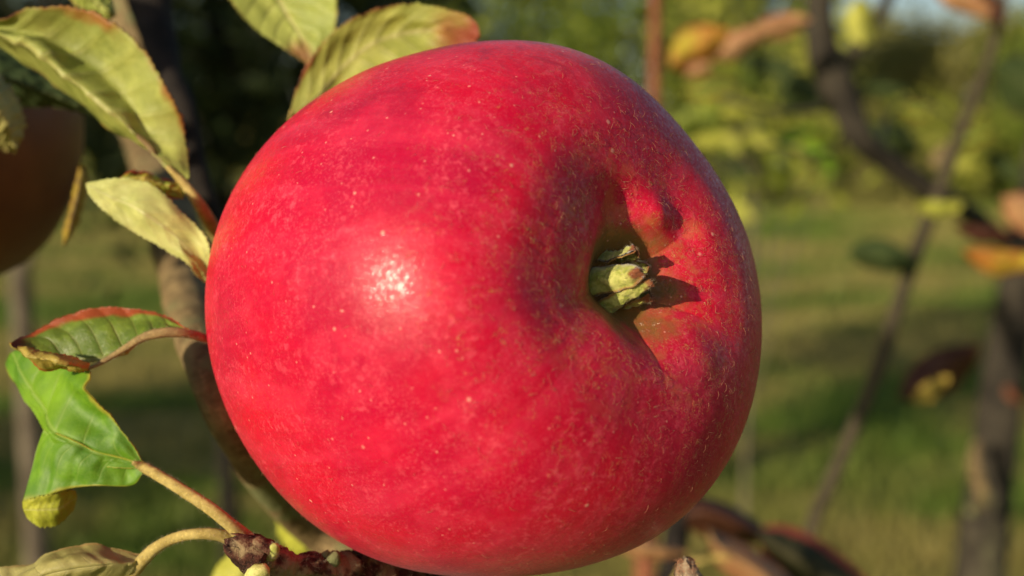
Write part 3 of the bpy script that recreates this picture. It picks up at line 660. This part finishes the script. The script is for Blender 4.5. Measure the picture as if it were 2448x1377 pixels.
leaf(tree, [[(1690, 1262, dR-.02), (1730, 1280, dR-.02), (1800, 1310, dR-.02), (1880, 1370, dR-.02), (1960, 1450, dR-.02)], [(1692, 1268, dR-.03), (1720, 1310, dR-.03), (1780, 1350, dR-.03), (1850, 1400, dR-.03), (1950, 1460, dR-.02)], [(1692, 1275, dR-.02), (1710, 1340, dR-.02), (1760, 1390, dR-.02), (1840, 1440, dR-.02), (1940, 1470, dR-.02)]],
     [L_TAN, L_TAN], 'tan orange leaf with a forked yellow stalk', seed=43, petiole=[(1600, 1420, dR-.02, 24), (1640, 1360, dR-.02, 22), (1690, 1330, dR-.022, 22), (1740, 1335, dR-.03, 14)])
leaf(tree, [[(1815, 1262, dR), (1870, 1255, dR), (1940, 1280, dR), (2010, 1325, dR), (2060, 1370, dR), (2100, 1420, dR)], [(1812, 1275, dR-.01), (1860, 1310, dR-.012), (1920, 1345, dR-.012), (1980, 1385, dR-.01), (2040, 1420, dR-.006), (2098, 1440, dR)], [(1808, 1290, dR), (1840, 1350, dR), (1890, 1410, dR), (1950, 1440, dR), (2020, 1460, dR), (2095, 1460, dR)]],
     [L_GRR, L_BR], 'dark green leaf rimmed red at the bottom right', seed=44, mid=1)
# reddish upright shoot behind the apple
ptube('shoot', [(1540, 1500, .75, 60), (1556, 900, .75, 44), (1562, 400, .75, 34), (1567, 100, .75, 30), (1566, -80, .75, 28), (1560, -400, .75, 20)], BARK_RED, tree, seg=12, n=60, rough=.06, rs=80)
# trunk of the near tree, below and behind the frame
tube('trunk', [(base1.x, base1.y, -.02), (base1.x+.02, base1.y-.01, .5), (base1.x+.10, base1.y-.03, 1.0), tuple(P(1120, 1700, .27))], [.035, .028, .018, .010], BARK_DARK, tree, n=60, seg=20, rough=.1, rs=20)

# ------------------------------------------------------------------ second, blurred tree at the right
base2 = P(2300, 1500, 1.05); base2 = Vector((base2.x, base2.y, 0))
t2 = empty('apple_tree', base2, 'blurred apple tree at the right with slate-dark trunk and autumn leaves', 'tree')
tube('trunk', [(base2.x-.03, base2.y, -.02), (base2.x-.01, base2.y, .6)]+[tuple(P(a, b, 1.05)) for a, b in [(2338, 1400), (2368, 1150), (2392, 950), (2416, 780), (2450, 600), (2510, 300), (2565, 0), (2592, -300)]],
     [.042, .028, .023, .0212, .020, .018, .017, .016, .014, .010], BARK_MID, t2, seg=22, n=120, rough=.08, rs=40)
ptube('branch', [(2590, -100, 1.0, 60), (2560, 100, .98, 60), (2520, 250, .95, 60), (2480, 420, .9, 55), (2420, 570, .85, 44), (2330, 520, .8, 48), (2262, 470, .75, 52)], BARK_MID, t2, seg=14, n=80, rough=.1, rs=60)
ptube('branch', [(2262, 470, .75, 54), (2200, 440, .74, 56), (2120, 385, .73, 56), (2060, 335, .72, 62), (2020, 250, .72, 74), (1985, 170, .72, 84), (1960, 80, .72, 72), (1960, 0, .72, 64), (1975, -120, .72, 76), (1990, -400, .72, 50)], BARK_MID, t2, seg=20, n=120, rough=.12, rs=60)
ptube('branch', [(2000, 180, .72, 50), (2045, 120, .715, 38), (2090, 55, .71, 32), (2130, -20, .70, 28), (2170, -150, .70, 22)], BARK_MID, t2, seg=12, n=50, rough=.08, rs=80)
ptube('twig', [(1900, 1420, .62, 34), (1945, 1250, .62, 34), (2000, 1120, .62, 33), (2060, 980, .62, 32), (2110, 850, .62, 34), (2150, 720, .62, 32), (2195, 590, .63, 34), (2240, 470, .65, 32), (2285, 340, .65, 30), (2330, 230, .65, 26), (2375, 110, .65, 24), (2400, -20, .65, 22), (2420, -200, .65, 18)], BARK_TWIG, t2, seg=14, n=120, rough=.1, rs=90)
ptube('bud', [(2240, 400, .7, 34), (2246, 380, .7, 42), (2262, 350, .7, 24)], BARK_LIT, t2, seg=12, n=16, rough=.2, rs=200)
# bark curl hanging off the trunk
ptube('bark_flap', [(2336, 1060, 1.0, 22), (2330, 1110, .985, 32), (2345, 1160, .98, 34), (2350, 1200, .985, 30), (2316, 1225, .97, 20)], BARK_LIT, t2, seg=12, n=40, rough=.3, rs=120)
ptube('bud', [(2410, 930, 1.0, 26), (2425, 945, .99, 36), (2440, 960, .99, 20)], BARK_RED, t2, seg=10, n=12)
def sl(d, pts, mats, lab, **k):
    """simple blurred leaf: tip a, base b, width px, bend"""
    (ax_, ay), (bx, by), w_, bend = pts
    dx, dy = bx-ax_, by-ay; L_ = math.hypot(dx, dy); nx, ny = -dy/L_, dx/L_
    rr = []
    tilt = k.pop('tilt', .3)
    for s in (-1, 0, 1):
        r_ = []
        for i in range(9):
            u = i/8; wf = (sin(pi*u**.85))**.8 if 0 < u < 1 else 0
            off = s*w_/2*wf+bend*sin(pi*u)
            r_.append((ax_+dx*u+nx*off, ay+dy*u+ny*off, d+(pw(w_, d)*.25*abs(s)*wf)+tilt*pw(w_, d)*.5*s*wf))
        rr.append(r_)
    return leaf(k.pop('parent', t2), rr, mats, lab, nu=40, nv=18, seed=ax_*.013, wav=.002, teeth=.001, nteeth=20, **k)
sl(.6, ((2150, 955), (2345, 825), 105, 0), [L_BR, L_OY], 'dark brown leaf with a yellow patch, right of the thin twig', tilt=.3)
sl(.50, ((2178, 962), (2272, 898), 44, 2), [bpy.data.materials['leaf_ochre'], L_OY], 'small yellow leaf lit against the dark brown leaf', tilt=.1)  # sunlit patch of the brown leaf, made as a brighter yellow piece
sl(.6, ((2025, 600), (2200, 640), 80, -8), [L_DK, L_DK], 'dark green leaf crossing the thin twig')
sl(.62, ((2190, 490), (2305, 488), 40, 10), [L_YG, L_YG], 'lime-yellow leaf on the twig fork')
sl(.55, ((2300, 600), (2500, 615), 62, 20), [L_OY, L_OY], 'orange and yellow leaf at the right edge')
sl(.56, ((2280, 540), (2430, 560), 40, 10), [L_BR, L_BR], 'brown leaf above the orange and yellow leaf')
sl(.7, ((2250, 450), (2290, 385), 30, 0), [L_YG, L_YG], 'tiny yellow leaf beside the pale bud')
sl(.6, ((2395, 470), (2520, 560), 90, 0), [L_TAN, L_TAN], 'pale tan leaf at the right edge')
sl(.62, ((1600, 160), (1745, 70), 100, -8), [L_OY, L_OY], 'orange and yellow leaf at the top right of the apple')
sl(.62, ((1640, 180), (1700, 150), 40, 0), [L_TAN, L_TAN], 'small salmon leaf tip below the orange and yellow leaf')
sl(.66, ((1690, 140), (1840, 60), 66, 6), [L_TAN, L_BR], 'brown pink leaf between orange leaf and dark branch')
sl(.66, ((1790, 90), (1940, 45), 60, -6), [L_TAN, L_TAN], 'tan leaf touching the dark branch')
sl(.7, ((2062, 110), (2055, -10), 74, 0), [L_YG, L_B], 'lime leaf hanging in front of the sky beside the dark branch')
sl(.62, ((2220, -40), (2395, 35), 60, 8), [L_TAN, L_OY], 'tan leaf across the sky at top right')
sl(.62, ((2340, -40), (2400, 60), 60, 8), [L_BR, L_TAN], 'brown leaf at the top of the thin twig')
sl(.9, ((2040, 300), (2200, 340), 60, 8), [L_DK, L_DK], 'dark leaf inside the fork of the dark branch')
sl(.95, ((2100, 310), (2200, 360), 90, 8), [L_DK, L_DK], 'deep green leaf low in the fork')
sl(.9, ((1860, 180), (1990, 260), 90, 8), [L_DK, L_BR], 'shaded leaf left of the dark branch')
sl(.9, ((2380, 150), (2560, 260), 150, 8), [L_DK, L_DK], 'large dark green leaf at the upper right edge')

rl = random.Random(12)
for (x0, y0, d_, w_) in [(1700, 215, .9, 70), (1770, 260, 1.0, 60), (1840, 150, .85, 80), (1900, 320, 1.0, 60), (1820, 330, 1.1, 50), (1960, 380, .95, 60), (1700, 330, 1.1, 60), (1760, 400, 1.15, 56),
                         (1880, 60, .8, 60), (2120, 210, 1.1, 60), (2190, 260, 1.1, 50), (2330, 330, 1.0, 60), (2400, 400, .9, 70), (2300, 410, 1.0, 50), (1640, 400, 1.1, 50), (1930, 440, 1.1, 40)]:
    a_ = rl.uniform(-.9, .9); L_ = w_*rl.uniform(1.5, 2.1)
    mt_ = rl.choice([L_DK, L_DK, L_E, L_YG, L_F])
    sl(d_, ((x0-L_/2*cos(a_), y0-L_/2*sin(a_)), (x0+L_/2*cos(a_), y0+L_/2*sin(a_)), w_*.62, rl.uniform(-8, 8)), [mt_, mt_], None, tilt=rl.uniform(-.5, .5))
for pp in ([(2010, 240, .74, 20), (1930, 265, .84, 16), (1830, 262, .95, 13), (1700, 225, 1.0, 9), (1640, 200, 1.02, 6)], [(2040, 300, .74, 18), (1960, 370, .9, 14), (1840, 350, 1.05, 11), (1740, 400, 1.12, 7)],
           [(2100, 360, .74, 18), (2130, 270, .95, 12), (2200, 240, 1.05, 9), (2330, 320, 1.0, 7)], [(1965, 60, .72, 20), (1890, 70, .8, 14), (1780, 110, .72, 12), (1730, 130, .66, 10)]):
    ptube('twig', pp, BARK_MID, t2, seg=8, n=40, rough=.1, rs=80)

# ------------------------------------------------------------------ ground
def lawn_col(m):
    ob = m.coord('Object'); p = ob
    a = m.noise(m.scl(ob, (.28, .75, 0)), 1.0, 4, .55, .4); b = m.noise(p, 5, 3, .6); c = m.noise(p, 60, 3, .7)
    col = m.mix(m.ss(a, .42, .55), (.12, .215, .022), (.42, .345, .11))
    col = m.mix(m.math('MULTIPLY', m.ss(b, .48, .68), .45), col, (.17, .17, .04))
    return m.mix(m.math('MULTIPLY', m.ss(c, .45, .7), .4), col, (.12, .15, .03)), c
def lawn_mat():
    m = M('lawn_ground'); col, c = lawn_col(m)
    return m.bsdf(col, .9, m.bump(c, 1., .03), .2)
gv, gf = [], []
xs = list(np.linspace(-20, 20, 61)); ys = list(np.linspace(-6, 34, 61))
xs = [-700, -200, -60]+xs+[60, 200, 700]; ys = [-700, -100, -30]+ys+[60, 200, 900]
for y_ in ys:
    for x_ in xs: gv.append((x_, y_, .05*mnoise.noise(Vector((x_*.3, y_*.3, 0))) if abs(x_) <= 20 and -6 <= y_ <= 34 else 0))
nx_ = len(xs)
for j in range(len(ys)-1):
    for i in range(nx_-1): gf.append((j*nx_+i, j*nx_+i+1, (j+1)*nx_+i+1, (j+1)*nx_+i))
tag(mesh('lawn', gv, gf, lawn_mat()), kind='structure')
# grass blades over the part of the lawn in view
def grass():
    n = 90000; d = 2.6+22*RNG.random(n)**1.6; x = (RNG.random(n)-.5)*2*(.60*d); z0 = np.array([.05*mnoise.noise(Vector((a*.3, b*.3, 0))) for a, b in zip(x, d)])
    h = RNG.uniform(.025, .07, n)*(1+.04*d); w = RNG.uniform(.003, .006, n)*(1+.12*d); an = RNG.uniform(0, 6.28, n); lx = RNG.normal(0, .02, n); ly = RNG.normal(0, .02, n)
    V = np.zeros((n, 3, 3)); V[:, 0] = np.stack([x-w*np.cos(an), d-w*np.sin(an), z0-.004], 1); V[:, 1] = np.stack([x+w*np.cos(an), d+w*np.sin(an), z0-.004], 1); V[:, 2] = np.stack([x+lx, d+ly, z0+h], 1)
    return V.reshape(-1, 3), np.arange(n*3).reshape(n, 3)
g_ = M('grass_blades'); gc_, _ = lawn_col(g_); rr_ = g_.n('ShaderNodeNewGeometry').outputs['Random Per Island']
gm = g_.bsdf(g_.mix(g_.math('MULTIPLY', rr_, .4), gc_, (.20, .24, .05)), .6, None, .3, transl=.3)
V, Fc = grass(); tag(mesh('grass', V, Fc, gm, smooth=False), 'short lawn grass, partly dried', 'grass', kind='stuff')

# ------------------------------------------------------------------ trees beyond
def crown_geo(c, rad, nl, size, nclump, rg, spread=.30, hollow=.5, flat=1., prism=.5):
    cl = []
    while len(cl) < nclump:
        p = rg.normal(size=3); p /= np.linalg.norm(p); r_ = hollow+(1-hollow)*rg.random()**.7
        r_ *= 1+.22*mnoise.noise(Vector(p*1.8)+Vector(c))
        cl.append(np.array(c)+p*r_*np.array(rad))
    cl = np.array(cl); ci = rg.integers(0, nclump, nl)
    cs = rg.uniform(.6, 1.3, nclump)[ci][:, None]
    pos = cl[ci]+rg.normal(size=(nl, 3))*np.array(rad)*spread*cs*.6
    pos[:, 2] = np.maximum(pos[:, 2], .03)
    d1 = rg.normal(size=(nl, 3)); d1[:, 2] -= .4; d1 /= np.linalg.norm(d1, axis=1)[:, None]
    d2 = np.cross(d1, rg.normal(size=(nl, 3))); d2 /= np.linalg.norm(d2, axis=1)[:, None]; nn = np.cross(d1, d2)
    L = size*rg.uniform(.6, 1.3, nl)[:, None]; w = L*RNG.uniform(.14, .30, nl)[:, None]
    V = np.zeros((nl, 6, 3))
    V[:, 0] = pos-d1*L*.5; V[:, 1] = pos-d1*L*.1+d2*w+nn*w*.35; V[:, 2] = pos-d1*L*.1-d2*w+nn*w*.35
    V[:, 3] = pos+d1*L*.25+d2*w*.75+nn*w*.2; V[:, 4] = pos+d1*L*.25-d2*w*.75+nn*w*.2; V[:, 5] = pos+d1*L*.55
    # midrib point is shared: leaf folded along 0-5
    b = (np.arange(nl)*6)[:, None]
    f = np.concatenate([b+np.array([[0, 1, 3, 5]]), b+np.array([[0, 5, 4, 2]])])
    return V.reshape(-1, 3), f, cl
def tree_far(name, loc, h, rad, nl, size, mat, bark, label, cat='tree', group=None, zc=None, nclump=60, seed=1, trunk=True, tr=.12, spread=.3, hollow=.45):
    rg = np.random.default_rng(seed)
    t = empty(name, (loc[0], loc[1], 0), label, cat, group)
    zc = zc if zc is not None else h-rad[2]
    V, f, cl = crown_geo((loc[0], loc[1], zc), rad, nl, size, nclump, rg, spread=spread, hollow=hollow)
    mesh('crown' if trunk else 'foliage', V, f, mat, t, smooth=False)
    gs = [tube_geo([(loc[0], loc[1], -.05), (loc[0]+.05*tr, loc[1], zc*.4), (loc[0]-.3*tr, loc[1]+.2*tr, zc*.8), (loc[0], loc[1], zc+rad[2]*.4)], [tr, tr*.8, tr*.6, tr*.25], seg=12, n=24, rough=.1, rs=3)]
    for k in range(min(14, nclump)):
        q = cl[k]; z0 = zc*rg.uniform(.5, .95); s_ = np.array([loc[0], loc[1], z0]); mid_ = s_*.5+q*.5+np.array([0, 0, .1*rad[2]])
        gs.append(tube_geo([s_, mid_, q], [tr*.4, tr*.22, tr*.06], seg=7, n=12))
    Vt, Ft = join(gs); mesh('trunk' if trunk else 'stems', Vt, Ft, bark, t)
    return t
C_GREEN = crown_mat('foliage_green', [(.05, .10, .012), (.10, .17, .018), (.18, .25, .03), (.30, .34, .05)])
C_OLIVE = crown_mat('foliage_olive', [(.16, .17, .04), (.22, .22, .055), (.27, .26, .07), (.33, .31, .10)])
C_YEL = crown_mat('foliage_yellow_green', [(.05, .08, .012), (.18, .24, .025), (.38, .42, .05), (.60, .58, .12)])
C_DARK = crown_mat('foliage_dark', [(.014, .026, .008), (.02, .035, .010), (.03, .05, .014), (.06, .08, .015)], .15)  # shade over the left foliage is put into these dark leaf colours
BARK_FAR = bark_mat('bark_far', (.10, .08, .06), (.18, .15, .11), None, 12, .5, .02)

def gx(px, d): return (px-W/2)/F*d
grp = 'trees standing beyond the lawn'
specs = [  # px, distance, height, rx, rz, leaves, mat, label
    (-250, 30, 8.0, 3.4, 3.8, 9000, C_GREEN, 'green tree beyond the lawn, off the left edge'),
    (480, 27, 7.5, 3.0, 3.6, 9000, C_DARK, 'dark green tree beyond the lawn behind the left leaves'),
    (1080, 29, 8.0, 3.2, 3.8, 9000, C_GREEN, 'green tree beyond the lawn behind the apple'),
    (1480, 27, 7.6, 2.6, 3.6, 10000, C_GREEN, 'leafy green tree beyond the lawn above the apple'),
    (1800, 29, 7.8, 2.4, 3.7, 10000, C_YEL, 'yellow-green tree beyond the lawn behind the autumn leaves'),
    (2240, 34, 5.4, 3.0, 2.75, 16000, C_OLIVE, 'round olive tree beyond the lawn under the sky'),
    (2075, 38, 5.6, 2.3, 2.8, 10000, C_OLIVE, 'pale olive tree beyond the lawn, left of the round one'),
    (2560, 27, 5.0, 1.9, 2.4, 9000, C_GREEN, 'green tree beyond the lawn at the right edge'),
    (2950, 32, 7.0, 3.2, 3.3, 7000, C_GREEN, 'green tree beyond the lawn, off the right edge')]
for i, (px, d, h, rx, rz, nl, mt, lab) in enumerate(specs):
    tree_far('tree', (gx(px, d), d), h, (rx, rx, rz), nl, .26, mt, BARK_FAR, lab, group=grp, seed=20+i, nclump=90, spread=.24)
labs = ['green bush at the lawn edge, far left', 'dark bush at the lawn edge behind the branch', 'bush at the lawn edge behind the left of the apple', 'bush at the lawn edge behind the middle of the apple', 'yellow-green bush right beside the apple, at the lawn edge',
        'bright leafy bush between apple and dark branch, at the lawn edge', 'bush under the fork of the dark branch, at the lawn edge', 'bush at the lawn edge behind the thin twig', 'green bush at the lawn edge by the right trunk', 'bush at the lawn edge, off to the right']
for i, px in enumerate([-100, 330, 700, 1150, 1690, 1860, 2060, 2230, 2420, 2700]):
    d = 24.5+(i % 3)*.8
    tree_far('bush', (gx(px, d), d), 2.3, (1.25, 1.0, 1.25), 3800, .15, [C_GREEN, C_YEL, C_OLIVE, C_YEL][i % 4], BARK_FAR, labs[i], cat='bush', group='bushes along the far edge of the lawn', zc=1.05+.2*(i % 2), seed=60+i, trunk=False, tr=.05, nclump=34, spread=.3)
# foliage of a nearer tree hanging in from the right of the apple
tree_far('young_tree', (gx(1760, 9), 9.), 3.2, (.70, .6, .85), 1500, .085, C_YEL, BARK_FAR, 'young yellow-green tree on the lawn right behind the apple', zc=2.15, seed=90, nclump=40, tr=.03)
tree_far('young_tree', (gx(1800, 2.7), 2.7), 1.8, (.24, .16, .20), 150, .07, C_YEL, BARK_FAR, 'slender sapling with few leaves close behind the right side of the apple', zc=1.50, seed=98, nclump=26, tr=.007, spread=.26)
# shaded tree behind the left leaves
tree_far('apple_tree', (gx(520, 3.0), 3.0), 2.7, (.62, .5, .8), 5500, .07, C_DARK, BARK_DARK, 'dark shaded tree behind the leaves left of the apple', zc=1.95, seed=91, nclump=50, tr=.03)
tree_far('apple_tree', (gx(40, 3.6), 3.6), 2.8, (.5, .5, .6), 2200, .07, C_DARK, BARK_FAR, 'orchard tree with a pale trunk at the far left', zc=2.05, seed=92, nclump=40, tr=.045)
# unseen tree and bush added to throw shade over the left background
tree_far('apple_tree', (-2.15, 1.5), 3.1, (.6, .7, .75), 5000, .07, C_GREEN, BARK_FAR, 'small apple tree added out of frame to shade the left background', zc=2.35, seed=93, nclump=60, tr=.05)
tree_far('bush', (-4.1, 3.0), 1.9, (1.1, 1.0, .95), 7000, .08, C_GREEN, BARK_FAR, 'bush added out of frame to the left to shade the lawn', cat='bush', zc=.95, seed=94, nclump=60, tr=.04, trunk=False)
cc = RM.transposed() @ (c2-CAMPOS); Sc = RM.transposed() @ S  # unseen leaves added between sun and left apple to shade it
for k, (dx, dy, L_, w_, an_, lab) in enumerate([(.004, .002, .068, .022, .2, 'broad leaf added out of frame to shade the left apple'), (.004, -.017, .06, .018, .2, 'second broad leaf added out of frame to shade the left apple'), (.0, .022, .065, .02, .4, 'third broad leaf added out of frame to shade the left apple')]):
    q0 = c2+S*(.062+.006*k)+cdir(dx, dy, 0); e1 = S.cross(cdir(0, 1, 0)).normalized(); e2 = S.cross(e1); a1 = e1*cos(an_)+e2*sin(an_); a2 = a1.cross(S)
    rr = [[q0+a1*(u-.5)*L_+a2*(s_*w_*sin(pi*u)**.8)+S*(.006*abs(s_)) for u in np.linspace(0, 1, 8)] for s_ in (-1, 0, 1)]
    V, Fc, UV, fm_ = loft(rr, nu=40, nv=16, seed=60+k); mesh('leaf', V, Fc, [L_G, L_G], tree, uv=UV, fmat=fm_)['label'] = lab
